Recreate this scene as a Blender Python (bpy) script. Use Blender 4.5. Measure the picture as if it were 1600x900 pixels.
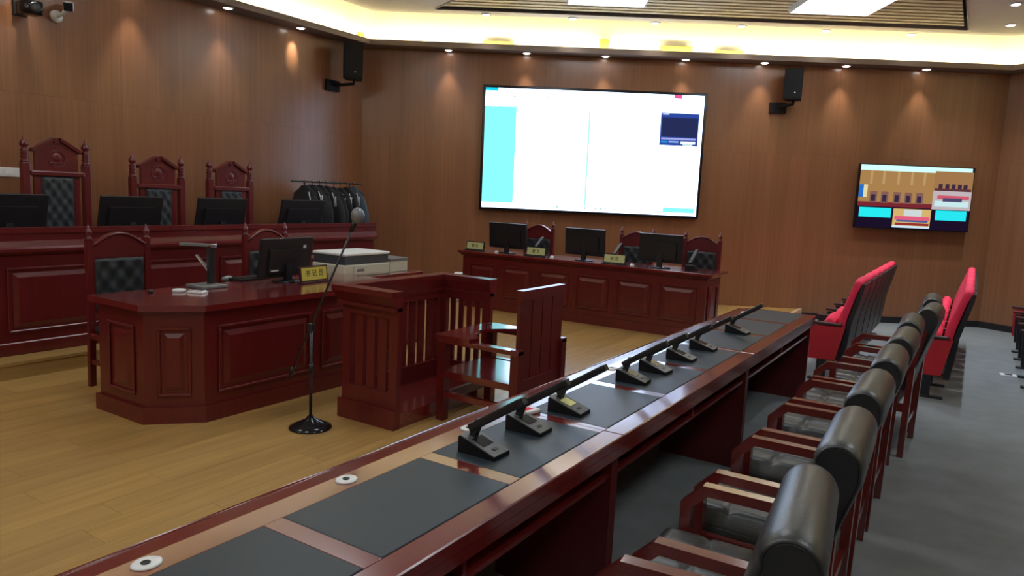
import bpy, bmesh, math, random
from mathutils import Vector, Matrix
random.seed(7)
R_ = math.radians
scn = bpy.context.scene
COL = scn.collection
for o in list(bpy.data.objects):
    bpy.data.objects.remove(o)

# ------------------------------------------------------------------ camera
FPX, YAW, PITCH, ROLL, CAMZ = 1130.756, .564483, .129541, -.04499, 1.70
def cam_axes():
    cy, sy, cp, sp = math.cos(YAW), math.sin(YAW), math.cos(PITCH), math.sin(PITCH)
    f = Vector((-sy*cp, cy*cp, -sp)); r = Vector((cy, sy, 0)); d = f.cross(r)
    c, s = math.cos(ROLL), math.sin(ROLL)
    return c*r + s*d, -s*r + c*d, f
_r, _d, _f = cam_axes()
cam = bpy.data.cameras.new('camera'); camo = bpy.data.objects.new('camera', cam); COL.objects.link(camo)
cam.sensor_fit = 'HORIZONTAL'; cam.sensor_width = 36; cam.lens = FPX/1600*36; cam.clip_start = .02
camo.matrix_world = Matrix(((_r.x, -_d.x, -_f.x, 0), (_r.y, -_d.y, -_f.y, 0), (_r.z, -_d.z, -_f.z, CAMZ), (0, 0, 0, 1)))
scn.camera = camo
# ------------------------------------------------------------------ world, exposure
w = bpy.data.worlds.new('world'); scn.world = w; w.use_nodes = True
w.node_tree.nodes['Background'].inputs[0].default_value = (.05, .05, .055, 1)
scn.view_settings.view_transform = 'Standard'; scn.view_settings.look = 'None'
scn.view_settings.gamma = 1; scn.view_settings.use_curve_mapping = False
scn.view_settings.exposure = 0.34
PANEL_E, COVE_E, SPOT_W, SCREEN_E = 7.2, 62.0, 34.0, 3.4      # lamp strengths

# ------------------------------------------------------------------ materials
def lin(r, g, b):
    f = lambda c: (c/255/12.92 if c/255 <= .04045 else ((c/255+.055)/1.055)**2.4)
    return (f(r), f(g), f(b), 1)
def mat(name, col, rough=.5, metal=0, coat=0, spec=.5, bump=0, bscale=60, emit=None, es=0, mott=0, mscale=8):
    m = bpy.data.materials.new(name); m.use_nodes = True
    nt = m.node_tree; b = nt.nodes['Principled BSDF']
    b.inputs['Base Color'].default_value = col; b.inputs['Roughness'].default_value = rough
    b.inputs['Metallic'].default_value = metal; b.inputs['Coat Weight'].default_value = coat
    b.inputs['Coat Roughness'].default_value = .14; b.inputs['Coat IOR'].default_value = 1.7; b.inputs['Specular IOR Level'].default_value = spec
    if emit:
        b.inputs['Emission Color'].default_value = emit; b.inputs['Emission Strength'].default_value = es
    tc = nt.nodes.new('ShaderNodeTexCoord')
    if bump:
        n = nt.nodes.new('ShaderNodeTexNoise'); n.inputs['Scale'].default_value = bscale; n.inputs['Detail'].default_value = 4
        bp = nt.nodes.new('ShaderNodeBump'); bp.inputs['Strength'].default_value = bump; bp.inputs['Distance'].default_value = .01
        nt.links.new(tc.outputs['Object'], n.inputs['Vector']); nt.links.new(n.outputs['Fac'], bp.inputs['Height'])
        nt.links.new(bp.outputs['Normal'], b.inputs['Normal'])
    if mott:
        n = nt.nodes.new('ShaderNodeTexNoise'); n.inputs['Scale'].default_value = mscale; n.inputs['Detail'].default_value = 6
        mx = nt.nodes.new('ShaderNodeMix'); mx.data_type = 'RGBA'
        mx.inputs[6].default_value = tuple(c*(1-mott) for c in col[:3])+(1,)
        mx.inputs[7].default_value = tuple(min(1, c*(1+mott)) for c in col[:3])+(1,)
        nt.links.new(tc.outputs['Object'], n.inputs['Vector']); nt.links.new(n.outputs['Fac'], mx.inputs[0])
        nt.links.new(mx.outputs[2], b.inputs['Base Color'])
    return m
def wood(name, c1, c2, scale=(30, 30, 1.2), rough=.35, coat=0, var=0, broad=.0):
    """procedural grain: noise stretched along one axis"""
    m = mat(name, c1, rough, 0, coat); nt = m.node_tree; b = nt.nodes['Principled BSDF']
    tc = nt.nodes.new('ShaderNodeTexCoord'); mp = nt.nodes.new('ShaderNodeMapping'); mp.inputs['Scale'].default_value = scale
    n = nt.nodes.new('ShaderNodeTexNoise'); n.inputs['Scale'].default_value = 1; n.inputs['Detail'].default_value = 5; n.inputs['Roughness'].default_value = .62
    rp = nt.nodes.new('ShaderNodeValToRGB'); rp.color_ramp.elements[0].position = .34; rp.color_ramp.elements[1].position = .68
    rp.color_ramp.elements[0].color = c1; rp.color_ramp.elements[1].color = c2
    nt.links.new(tc.outputs['Object'], mp.inputs['Vector']); nt.links.new(n.outputs['Fac'], rp.inputs['Fac'])
    src = mp.outputs['Vector']
    out = rp.outputs['Color']
    if var:
        oi = nt.nodes.new('ShaderNodeObjectInfo')
        ad = nt.nodes.new('ShaderNodeVectorMath'); ad.operation = 'MULTIPLY_ADD'
        ad.inputs[1].default_value = (40, 40, 40)
        nt.links.new(oi.outputs['Random'], ad.inputs[0]); nt.links.new(mp.outputs['Vector'], ad.inputs[2]); src = ad.outputs[0]
        hs = nt.nodes.new('ShaderNodeHueSaturation'); mr = nt.nodes.new('ShaderNodeMapRange')
        mr.inputs[3].default_value = 1-var; mr.inputs[4].default_value = 1+var
        nt.links.new(oi.outputs['Random'], mr.inputs[0]); nt.links.new(mr.outputs[0], hs.inputs['Value']); nt.links.new(out, hs.inputs['Color']); out = hs.outputs[0]
    if broad:
        n2 = nt.nodes.new('ShaderNodeTexNoise'); n2.inputs['Scale'].default_value = 1
        mp2 = nt.nodes.new('ShaderNodeMapping'); mp2.inputs['Scale'].default_value = tuple(s*.09 for s in scale)
        nt.links.new(tc.outputs['Object'], mp2.inputs['Vector']); nt.links.new(mp2.outputs[0], n2.inputs['Vector'])
        hs = nt.nodes.new('ShaderNodeHueSaturation'); mr = nt.nodes.new('ShaderNodeMapRange')
        mr.inputs[1].default_value = .3; mr.inputs[2].default_value = .7; mr.inputs[3].default_value = 1-broad; mr.inputs[4].default_value = 1+broad
        nt.links.new(n2.outputs['Fac'], mr.inputs[0]); nt.links.new(mr.outputs[0], hs.inputs['Value']); nt.links.new(out, hs.inputs['Color']); out = hs.outputs[0]
    nt.links.new(src, n.inputs['Vector']); nt.links.new(out, b.inputs['Base Color'])
    return m
def glow(name, col, s):
    m = bpy.data.materials.new(name); m.use_nodes = True; nt = m.node_tree
    nt.nodes.remove(nt.nodes['Principled BSDF']); e = nt.nodes.new('ShaderNodeEmission')
    e.inputs[0].default_value = col; e.inputs[1].default_value = s
    nt.links.new(e.outputs[0], nt.nodes['Material Output'].inputs[0]); return m

M = {}
M['veneer'] = wood('wall_veneer', (.225, .098, .046, 1), (.262, .118, .058, 1), (40, 40, .5), .25, 0, .012, .08)
M['mahog'] = wood('mahogany', (.100, .0070, .0078, 1), (.122, .0088, .0092, 1), (26, 26, 3), .33, .22)
M['mahog_h'] = wood('mahogany_long', (.135, .010, .010, 1), (.16, .013, .012, 1), (26, 2.5, 26), .22, 1)
M['mahog_x'] = wood('mahogany_cross', (.135, .010, .010, 1), (.16, .013, .012, 1), (2.5, 26, 26), .22, 1)
M['dark_mahog'] = wood('mahogany_inside', (.035, .006, .006, 1), (.055, .009, .008, 1), (20, 20, 3), .5)
M['chair_wood'] = wood('chair_wood', (.12, .012, .009, 1), (.15, .016, .011, 1), (3, 30, 30), .25, 1)
M['plank'] = wood('floor_plank', (.33, .195, .060, 1), (.43, .265, .085, 1), (22, 1.3, 22), .32, .15, .10)
M['plank_base'] = wood('floor_wood_base', (.30, .175, .055, 1), (.40, .245, .08, 1), (22, 1.3, 22), .35)
M['nosing'] = wood('pale_wood', (.50, .36, .20, 1), (.58, .43, .25, 1), (22, 1.3, 22), .4)
M['carpet'] = mat('grey_carpet', (.20, .212, .215, 1), .92, bump=.5, bscale=260, mott=.22, mscale=5)
M['white'] = mat('white_paint', (.78, .76, .70, 1), .7)
M['cove'] = mat('cove_paint', (.86, .83, .72, 1), .7)
M['ceil'] = mat('ceiling_paint', (.84, .81, .72, 1), .6)
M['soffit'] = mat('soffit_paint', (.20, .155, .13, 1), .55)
M['slat'] = wood('slat_wood', (.80, .69, .42, 1), (.88, .78, .52, 1), (3, 40, 40), .45)
M['void'] = mat('ceiling_void', (.03, .027, .04, 1), .9)
M['reveal'] = mat('recess_reveal', (.30, .28, .30, 1), .6)
M['base'] = mat('black_skirting', (.012, .012, .014, 1), .4)
M['blk'] = mat('black_plastic', (.012, .012, .014, 1), .42)
M['blk_g'] = mat('black_gloss', (.008, .008, .010, 1), .16)
M['grey'] = mat('grey_plastic', (.20, .21, .21, 1), .38, .3); M['micp'] = mat('microphone_plate', (.10, .105, .10, 1), .38, .2); M['speak'] = mat('speaker_black', (.006, .006, .008, 1), .6, spec=.25)
M['dgrey'] = mat('dark_grey_metal', (.05, .05, .052, 1), .35, .6)
M['chrome'] = mat('steel', (.5, .5, .5, 1), .25, 1)
M['wht'] = mat('white_plastic', (.75, .76, .74, 1), .4)
M['cream'] = mat('printer_cream', (.55, .55, .45, 1), .45)
M['prdark'] = mat('printer_dark', (.05, .06, .075, 1), .45)
M['leather'] = mat('black_leather', (.042, .045, .042, 1), .34, spec=.6, bump=.12, bscale=220)
M['leather2'] = mat('black_leather_side', (.014, .015, .017, 1), .45, bump=.1, bscale=220)
M['tuft'] = mat('tufted_black_leather', (.018, .022, .025, 1), .48)
M['pad'] = mat('desk_pad_leather', (.024, .036, .046, 1), .45, spec=.4, bump=.06, bscale=300)
M['red'] = mat('red_fabric', (.74, .022, .075, 1), .8, bump=.15, bscale=300)
M['redside'] = mat('red_side_panel', (.42, .008, .018, 1), .7, bump=.1, bscale=300)
M['robe'] = mat('black_robe', (.010, .011, .014, 1), .7)
M['robe2'] = mat('slate_robe', (.06, .085, .12, 1), .8)
M['trimw'] = mat('pale_trim', (.55, .58, .60, 1), .6)
M['yellow'] = mat('yellow_plate', (.55, .48, .07, 1), .45)
M['ygreen'] = mat('pale_yellow_plate', (.52, .55, .25, 1), .45)
M['ochre'] = mat('shade_patch_ochre', (.40, .32, .05, 1), .6)  # tone of the shaded gaps in the cove light
M['ink'] = mat('black_ink', (.015, .013, .01, 1), .6)
M['paper'] = mat('white_paper', (.80, .80, .80, 1), .8)
M['note'] = mat('yellow_note', (.72, .70, .28, 1), .7)
M['led'] = glow('cove_led', (1, .90, .56, 1), COVE_E)
M['diff'] = glow('panel_light', (.90, .95, 1, 1), PANEL_E)
M['bulb'] = glow('downlight_bulb', (1, .97, .92, 1), 14)
def scr(name, r, g, b, k=1): return glow('display_'+name, lin(r, g, b), k*.80)

# ------------------------------------------------------------------ mesh building
class G:
    def __init__(s): s.v = []; s.f = []; s.sm = []
    def add(s, vs, fs, smooth=False):
        k = len(s.v); s.v += [tuple(p) for p in vs]; s.f += [tuple(i+k for i in f) for f in fs]; s.sm += [smooth]*len(fs); return s
    def bm(s, b, smooth=False):
        b.verts.ensure_lookup_table(); b.verts.index_update()
        s.add([v.co[:] for v in b.verts], [[v.index for v in f.verts] for f in b.faces], smooth); b.free(); return s
    def box(s, x0, x1, y0, y1, z0, z1, bev=0, seg=2, rot=None, piv=None):
        b = bmesh.new(); bmesh.ops.create_cube(b, size=1)
        bmesh.ops.scale(b, vec=(x1-x0, y1-y0, z1-z0), verts=b.verts)
        if bev: bmesh.ops.bevel(b, geom=b.edges[:], offset=bev, segments=seg, profile=.5, affect='EDGES')
        bmesh.ops.translate(b, vec=((x0+x1)/2, (y0+y1)/2, (z0+z1)/2), verts=b.verts)
        if rot is not None: bmesh.ops.rotate(b, cent=piv or (0, 0, 0), matrix=rot, verts=b.verts)
        return s.bm(b, bev > .012)
    def prism(s, poly, axis, a, b):
        n = len(poly)
        P = {'x': lambda u, t: (t, u[0], u[1]), 'y': lambda u, t: (u[0], t, u[1]), 'z': lambda u, t: (u[0], u[1], t)}[axis]
        vs = [P(u, a) for u in poly]+[P(u, b) for u in poly]
        fs = [tuple(range(n))[::-1], tuple(range(n, 2*n))]+[(i, (i+1) % n, n+(i+1) % n, n+i) for i in range(n)]
        return s.add(vs, fs)
    def lathe(s, prof, c=(0, 0, 0), n=16):
        vs = []; fs = []
        for r, z in prof:
            for k in range(n):
                a = 2*math.pi*k/n; vs.append((c[0]+r*math.cos(a), c[1]+r*math.sin(a), c[2]+z))
        for i in range(len(prof)-1):
            for k in range(n):
                fs.append((i*n+k, i*n+(k+1) % n, (i+1)*n+(k+1) % n, (i+1)*n+k))
        fs.append(tuple(range(n))[::-1]); fs.append(tuple((len(prof)-1)*n+k for k in range(n)))
        return s.add(vs, fs, True)
    def tube(s, pts, r, n=8, r1=None):
        pts = [Vector(p) for p in pts]; m = len(pts); vs = []; fs = []
        for i, p in enumerate(pts):
            t = (pts[min(i+1, m-1)]-pts[max(i-1, 0)]).normalized()
            a = t.orthogonal().normalized() if i == 0 else (a0-t*a0.dot(t)).normalized()
            a0 = a; b = t.cross(a); rr = r if r1 is None else r+(r1-r)*i/(m-1)
            for k in range(n):
                an = 2*math.pi*k/n; vs.append(p+a*rr*math.cos(an)+b*rr*math.sin(an))
        for i in range(m-1):
            for k in range(n): fs.append((i*n+k, i*n+(k+1) % n, (i+1)*n+(k+1) % n, (i+1)*n+k))
        fs.append(tuple(range(n))[::-1]); fs.append(tuple((m-1)*n+k for k in range(n)))
        return s.add(vs, fs, True)
    def ball(s, c, rx, ry=None, rz=None, n=12):
        b = bmesh.new(); bmesh.ops.create_uvsphere(b, u_segments=n, v_segments=max(6, n*2//3), radius=1)
        bmesh.ops.scale(b, vec=(rx, ry or rx, rz or rx), verts=b.verts); bmesh.ops.translate(b, vec=c, verts=b.verts)
        return s.bm(b, True)
    def grid(s, fn, nu, nv, smooth=True):
        vs = [fn(i/nu, j/nv) for i in range(nu+1) for j in range(nv+1)]
        fs = [(i*(nv+1)+j, (i+1)*(nv+1)+j, (i+1)*(nv+1)+j+1, i*(nv+1)+j+1) for i in range(nu) for j in range(nv)]
        return s.add(vs, fs, smooth)
    def xf(s, mtx):
        s.v = [tuple(mtx @ Vector(p)) for p in s.v]; return s
    def build(s, name, m, parent=None, loc=None, rz=0):
        me = bpy.data.meshes.new(name); me.from_pydata(s.v, [], s.f)
        me.polygons.foreach_set('use_smooth', s.sm)
        b = bmesh.new(); b.from_mesh(me); bmesh.ops.recalc_face_normals(b, faces=b.faces[:]); b.to_mesh(me); b.free(); me.update()
        me.materials.append(M[m] if isinstance(m, str) else m)
        o = bpy.data.objects.new(name, me); COL.objects.link(o)
        if parent: o.parent = parent
        if loc: o.location = loc
        if rz: o.rotation_euler.z = rz
        return o
def bx(*a, **k): return G().box(*a, **k)
def tag(o, label=None, cat=None, group=None, kind=None):
    if label: o['label'] = label
    if cat: o['category'] = cat
    if group: o['group'] = group
    if kind: o['kind'] = kind
    return o
def thing(name, label, cat, loc=(0, 0, 0), rz=0, group=None):
    o = bpy.data.objects.new(name, None); COL.objects.link(o); o.empty_display_size = .1
    o.location = loc; o.rotation_euler.z = rz
    return tag(o, label, cat, group)
def struct(o): o['kind'] = 'structure'; return o
def copytree(o, parent=None):
    c = o.copy(); COL.objects.link(c); c.parent = parent
    for ch in list(o.children): copytree(ch, c)
    return c
def dup(root, loc, rz, label, group=None):
    c = copytree(root); c.location = loc; c.rotation_euler.z = rz; c['label'] = label
    if group: c['group'] = group
    return c
def lettering(body, size, name, m, parent, mtx):
    cu = bpy.data.curves.new('lettering', 'FONT'); cu.body = body; cu.size = size; cu.align_x = 'CENTER'; cu.align_y = 'CENTER'; cu.extrude = .0006
    t = bpy.data.objects.new('lettering_tmp', cu); COL.objects.link(t)
    dg = bpy.context.evaluated_depsgraph_get(); me = bpy.data.meshes.new_from_object(t.evaluated_get(dg))
    bpy.data.objects.remove(t); me.materials.clear(); me.materials.append(M[m]); me.transform(mtx)
    o = bpy.data.objects.new(name, me); COL.objects.link(o); o.parent = parent; return o
ORD = ['first', 'second', 'third', 'fourth', 'fifth', 'sixth', 'seventh', 'eighth', 'ninth', 'tenth']

# ------------------------------------------------------------------ the room
TH = R_(31); DX, DY = math.cos(TH), math.sin(TH); NX, NY = -DY, DX; W = 11.073
def SN(s, n, z=0): return Vector((s*DX+n*NX, s*DY+n*NY, z))       # along / across the back wall
def wallY(x): return (W-NX*x)/NY
XL = -7.96; ST = .155; PF = .285
A_ = (XL, wallY(XL)); B_ = tuple(SN(6.87, W)[:2])
C_ = (B_[0]+6*math.cos(R_(-28)), B_[1]+6*math.sin(R_(-28)))
ROOM = [(XL, -5.0), (C_[0], -5.0), C_, B_, A_]                    # counter-clockwise
def inset(poly, w):
    n = len(poly); out = []
    L = []
    for i in range(n):
        p, q = Vector(poly[i]), Vector(poly[(i+1) % n]); t = (q-p).normalized(); nn = Vector((-t.y, t.x)); L.append((p+nn*w, t))
    for i in range(n):
        (p, t), (q, u) = L[i-1], L[i]
        k = ((q-p).x*u.y-(q-p).y*u.x)/(t.x*u.y-t.y*u.x); r = p+t*k; out.append((r.x, r.y))
    return out
SOF, CEIL, TOP = 3.75, 4.18, 4.46
struct(G().prism(inset(ROOM, -.1), 'z', -.12, 0).build('floor', 'carpet'))
names = ['wall_rear', 'wall_side', 'wall_right', 'wall_back', 'wall_left']
outp = inset(ROOM, -.1); inp = ROOM
for i, nm in enumerate(names):
    j = (i+1) % 5
    if i >= 2:      # walls in view carry single veneer boards with open joints
        inw = inset(ROOM, -.014)
        o = struct(G().prism([inw[i], inw[j], outp[j], outp[i]], 'z', 0, SOF).build(nm, 'veneer'))
        P, Q = Vector(inp[i]), Vector(inp[j]); L = (Q-P).length; u = (Q-P)/L; nn = Vector((u.y, -u.x)); k = 0; wd = 1.22
        while k*wd < L-.01:
            a, e = k*wd+.0006, min((k+1)*wd, L)-.0006
            for z0, z1 in ((0, 2.46), (2.4612, SOF)):
                pa, pb = P+u*a, P+u*e
                G().prism([pa, pb, pb+nn*.0139, pa+nn*.0139], 'z', z0, z1).build('veneer_board', 'veneer', o)
            k += 1
    else: o = struct(G().prism([inp[i], inp[j], outp[j], outp[i]], 'z', 0, SOF).build(nm, 'veneer'))
    o['label'] = {'wall_back': 'brown wood veneer wall behind the big screen', 'wall_left': 'brown wood veneer wall behind the judges bench'}.get(nm, 'brown wood veneer wall')
for i in (1, 2, 3):
    b2 = inset(ROOM, .014); j = (i+1) % 5
    nm = ['baseboard_side', 'baseboard_right', 'baseboard_back'][i-1]
    q = [inp[i], inp[j], b2[j], b2[i]]
    if i == 3:
        e = (-2.12, wallY(-2.12)); e2 = (e[0]-NX*.014, e[1]-NY*.014); q = [inp[i], e, e2, b2[i]]
    struct(G().prism(q, 'z', 0, .095).build(nm, 'base'))
# raised wooden court floor with single planks
stage = struct(G().prism([(XL, -5), (-2.13, -5), (-2.13, wallY(-2.13)), A_], 'z', 0.001, ST-.006).build('floor_stage', 'plank_base'))
tag(stage, 'raised yellow-brown plank floor of the court area')
G().prism([(-2.16, -5), (-2.11, -5), (-2.11, wallY(-2.11)-.01), (-2.16, wallY(-2.16)-.01)], 'z', .002, ST+.003).build('edge_trim', 'nosing', stage)
pw, pl = .2, 1.22
pm = bx(-pw/2+.0008, pw/2-.0008, -pl/2+.0008, pl/2-.0008, 0, .006).build('plank', 'plank', stage).data
pfirst = [o for o in stage.children if o.name.startswith('plank')][0]
npl = 0
for k in range(19):
    x = -2.16-pw/2-k*pw; y = -.3-random.random()*1.1; ymax = wallY(x-pw/2)-.01
    while y < ymax-.05:
        y1 = min(y+pl, ymax)
        if npl == 0: o = pfirst
        else:
            o = pfirst.copy(); COL.objects.link(o); o.parent = stage
        o.location = (x, (y+y1)/2, ST-.006); o.scale = (1, (y1-y)/pl, 1); npl += 1; y = y1
plat = struct(G().prism([(XL, -5), (-5.94, -5), (-5.94, 6.9), (XL, 6.9)], 'z', ST-.005, PF-.02).build('floor_platform', 'plank_base'))
tag(plat, 'low wooden platform carrying the judges bench')
G().prism([(-6.3, -5), (-5.925, -5), (-5.925, 6.915), (-6.3, 6.915)], 'z', PF-.02, PF).build('tread_board', 'plank_base', plat)
G().prism([(XL, -5), (-6.3, -5), (-6.3, 6.915), (XL, 6.915)], 'z', PF-.02, PF-.001).build('platform_top', 'plank_base', plat)
# soffit, cove and ceiling
def ring(w0, w1, z0, z1, g=None):
    g = g or G(); a, b = inset(ROOM, w0), inset(ROOM, w1)
    for i in range(5): j = (i+1) % 5; g.prism([a[i], a[j], b[j], b[i]], 'z', z0, z1)
    return g
struct(ring(0, .30, SOF, SOF+.02).build('trim_1', 'soffit')); struct(ring(.28, .30, SOF+.02, SOF+.075).build('trim_2', 'soffit'))
struct(ring(-.1, .004, SOF+.02, TOP).build('trim_3', 'cove'))
cl = struct(G().prism(inset(ROOM, -.1), 'z', TOP, TOP+.1).build('ceiling', 'cove'))
cvp = inset(ROOM, .270); g = G()
for i in range(5):
    p, q = cvp[i], cvp[(i+1) % 5]; g.add([(*p, SOF+.024), (*q, SOF+.024), (*q, SOF+.064), (*p, SOF+.064)], [(0, 1, 2, 3)])
cv = g.build('cove_light_strip', 'led')
tag(cv, 'warm glowing LED strip hidden in the ceiling cove', 'light strip')
# slatted recess: trapezoid in back wall coordinates
def edge_s(n): return -1.46+.6*(10.35-n), 5.77-.6*(10.35-n)
N0, N1 = 6.6, 10.35
REC = [SN(edge_s(N0)[0], N0), SN(edge_s(N0)[1], N0), SN(edge_s(N1)[1], N1), SN(edge_s(N1)[0], N1)]
b = bmesh.new()
def loop(pts, z):
    vs = [b.verts.new((p[0], p[1], z)) for p in pts]; return [b.edges.new((vs[i], vs[(i+1) % len(vs)])) for i in range(len(vs))]
CE = inset(ROOM, .45)
bmesh.ops.triangle_fill(b, use_beauty=True, edges=loop(CE, CEIL)+loop(REC, CEIL))
r = bmesh.ops.extrude_face_region(b, geom=b.faces[:]); bmesh.ops.translate(b, vec=(0, 0, .07), verts=[v for v in r['geom'] if isinstance(v, bmesh.types.BMVert)])
mc = struct(G().bm(b).build('ceiling_panel', 'ceil')); tag(mc, 'suspended cream ceiling with a slatted recess')
g = G()
for i in range(4):
    p, q = REC[i], REC[(i+1) % 4]; t = (q-p).normalized(); nn = Vector((-t.y, t.x, 0))*.02
    g.prism([p[:2], q[:2], (q-nn)[:2], (p-nn)[:2]], 'z', CEIL-.012, CEIL+.16)
g.build('reveal', 'reveal', mc)
G().prism([p[:2] for p in REC], 'z', CEIL+.16, CEIL+.18).build('backing', 'void', mc)
n = N1-.10; 
while n > N0+.1:
    a0, b0 = edge_s(n)[0]+.05, edge_s(n)[1]-.05; a1, b1 = edge_s(n-.085)[0]+.05, edge_s(n-.085)[1]-.05
    G().prism([SN(a0, n)[:2], SN(b0, n)[:2], SN(b1, n-.085)[:2], SN(a1, n-.085)[:2]], 'z', CEIL+.015, CEIL+.06).build('slat', 'slat', mc)
    n -= .15
# ochre boxes added to give the shaded gaps in the cove light
for s_, wd, ht, lb in ((-2.72, .22, .17, 'yellowish shade patch in the cove corner above the left loudspeaker'), (-.62, .45, .13, 'long yellowish shade patch in the cove left of the screen centre'),
                       (.93, .12, .22, 'upright yellowish shade patch in the cove above the screen centre'), (1.98, .46, .16, 'wide yellowish shade patch in the cove above the screen right half'), (2.75, .40, .13, 'long yellowish shade patch in the cove above the screen right edge')):
    t = thing('cove_shade_patch', lb, 'shade patch', SN(s_, W-.09, SOF+.02), TH, 'shade patches in the ceiling cove')
    bx(-wd/2, wd/2, -.04, .04, 0, ht, bev=.004, seg=1).build('case', 'ochre', t); bx(-wd/2-.02, -wd/2, -.01, .01, .02, .05).build('patch_tab', 'ochre', t)
# luminous panels
def light_panel(loc, rz, label, z):
    t = thing('ceiling_light_panel', label, 'light panel', loc, rz, 'luminous ceiling panels')
    g = G()
    for a in ((-.5, .5, -.6, -.58), (-.5, .5, .58, .6), (-.5, -.48, -.58, .58), (.48, .5, -.58, .58)): g.box(*a, -.05, z)
    g.build('frame', 'wht', t); bx(-.48, .48, -.58, .58, -.04, -.03).build('diffuser', 'diff', t)
    bx(-.48, .48, -.58, .58, -.03, z).build('housing', 'wht', t); return t
light_panel(SN(.81, 9.09, CEIL), TH, 'luminous square ceiling panel just cut by the frame above the big screen', .15)
light_panel(SN(3.63, 9.09, CEIL), TH, 'large glowing panel in the slatted ceiling right of the big screen', .15)
for x, y in ((-5.2, 4.6), (-5.4, .8), (-2.2, 4.2), (-2.4, .3), (1.2, 5.6), (1.3, 1.6), (-5.2, -2.8), (-2.2, -3), (1.3, -2.6)):  # extra unseen panels, added to light the rest of the room
    light_panel((x, y, CEIL), TH, 'flush glowing ceiling panel added overhead to light the unseen room', -.001)
# downlights
def downlight(p, label, group, watt, cone, tilt=None, col=(1, .93, .80)):
    t = thing('downlight', label, 'downlight', p, 0, group)
    G().lathe([(.050, -.001), (.070, -.001), (.070, -.010), (.052, -.014), (.050, -.004)], n=16).build('ring', 'wht', t)
    G().lathe([(.050, -.002), (.046, -.014), (.020, -.022)], n=14).build('bulb', 'bulb', t)
    l = bpy.data.lights.new('lamp', 'SPOT'); l.energy = watt; l.spot_size = R_(cone); l.spot_blend = .9; l.shadow_soft_size = .03; l.color = col
    lo = bpy.data.objects.new('lamp', l); COL.objects.link(lo); lo.parent = t; lo.location = (0, 0, -.03)
    if tilt: lo.rotation_euler = (0, R_(tilt), 0)
    return t
for i, s in enumerate((-1.344, -.195, .957, 2.121, 3.261, 4.433, 5.581)):
    downlight(SN(s, W-.14, SOF), '%s downlight from the left in the soffit over the screen wall' % ORD[i], 'soffit downlights on the screen wall', SPOT_W, 60)
for i, y in enumerate((6.80, 5.69)):
    downlight((XL+.17, y, SOF), ['soffit downlight over the judges wall nearest the corner loudspeaker', 'soffit downlight over the judges wall at the picture top edge'][i], 'soffit downlights on the judges wall', SPOT_W, 60 if i else 40, None if i else 34)
for y in (4.58, 3.47, 2.36, 1.25):
    downlight((XL+.17, y, SOF), 'soffit downlight over the judges wall outside the picture', 'soffit downlights on the judges wall', SPOT_W, 60)
for i, p in enumerate(((-6.108, 8.65), (-5.081, 9.298), (-4.117, 9.96), (-3.075, 10.572), (-2.079, 11.249), (-1.064, 11.893))):
    downlight((p[0], p[1], CEIL), '%s small ceiling downlight from the left between cove and slats' % ORD[i], 'ceiling downlights before the cove', SPOT_W*.4, 90)
for i, p in enumerate(((.098, 11.739), (.112, 10.624))):
    downlight((p[0], p[1], CEIL), ['ceiling downlight right of the slats, the one nearer the cove', 'ceiling downlight at the top right corner of the picture'][i], 'ceiling downlights right of the slats', SPOT_W*4, 100, None, (.80, .90, 1))
for y in (9.5, 8.4): downlight((.12, y, CEIL), 'ceiling downlight over the carpet aisle outside the picture', 'ceiling downlights right of the slats', SPOT_W*4, 100, None, (.80, .90, 1))

# ------------------------------------------------------------------ wall things
t = thing('projection_display', 'huge glowing wall display showing a white document page', 'screen', SN(.835, W-.02, 2.363), TH)
SW, SH = 3.30, 1.84
bx(-SW/2, SW/2, -.08, 0, -SH/2, SH/2, bev=.006).build('housing', 'blk_g', t)
def quad(parent, name, m, x0, x1, z0, z1, y):
    return G().box(x0, x1, y-.0006, y, z0, z1).build(name, m, parent)
def rel(parent, name, m, u0, u1, v0, v1, y, w, h):
    return quad(parent, name, m, -w/2+u0*w, -w/2+u1*w, h/2-v1*h, h/2-v0*h, y)
DW, DH = 3.22, 1.76
M['sc_white'] = glow('display_white', (.56, .72, 1.0, 1), SCREEN_E); M['sc_cyan'] = glow('display_cyan', lin(140, 250, 250), .85)
disp = rel(t, 'display_area', 'sc_white', 0, 1, 0, 1, -.0805, DW, DH)
def sc(nm, col, *a, k=0): return rel(disp, nm, scr(nm, *col), *a, -.0820-k*.0008, DW, DH)
rel(disp, 'margin', 'sc_cyan', 0, .145, .155, .955, -.0820, DW, DH); rel(disp, 'margin', 'sc_cyan', .845, .99, .935, .975, -.0820, DW, DH)
sc('window_tab', (20, 215, 245), 0, .058, 0, .026); sc('close_button', (240, 90, 160), .862, .898, 0, .028)
sc('ruler_line', (190, 245, 240), .06, .80, .152, .156); sc('page_gap', (150, 245, 225), .479, .485, .16, .95)
for a, b_ in ((.20, .23), (.24, .262), (.30, .315), (.35, .365), (.40, .41), (.45, .475)): sc('toolbar_icon', (205, 225, 220), a*.62, b_*.62, .062, .07)
sc('text_line', (160, 220, 210), .245, .32, .279, .284); sc('text_line', (160, 220, 210), .35, .385, .283, .288)
for a in (.35, .48, .53, .552, .575, .62): sc('taskbar_icon', (60, 170, 140), a, a+.007, .965, .977)
sc('status_text', (150, 200, 190), .165, .22, .949, .954); sc('status_text', (150, 200, 190), .76, .83, .955, .96)
sc('video_window', (48, 74, 160), .808, .982, .148, .415, k=1); sc('video_picture', (38, 46, 88), .815, .978, .185, .345, k=2)
sc('video_bar', (165, 170, 235), .815, .972, .352, .368, k=2); sc('video_label', (215, 225, 250), .815, .845, .153, .163, k=2)
sc('video_button', (245, 252, 255), .905, .972, .378, .400, k=2); sc('video_button', (225, 250, 245), .915, .960, .402, .412, k=2)
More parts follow.
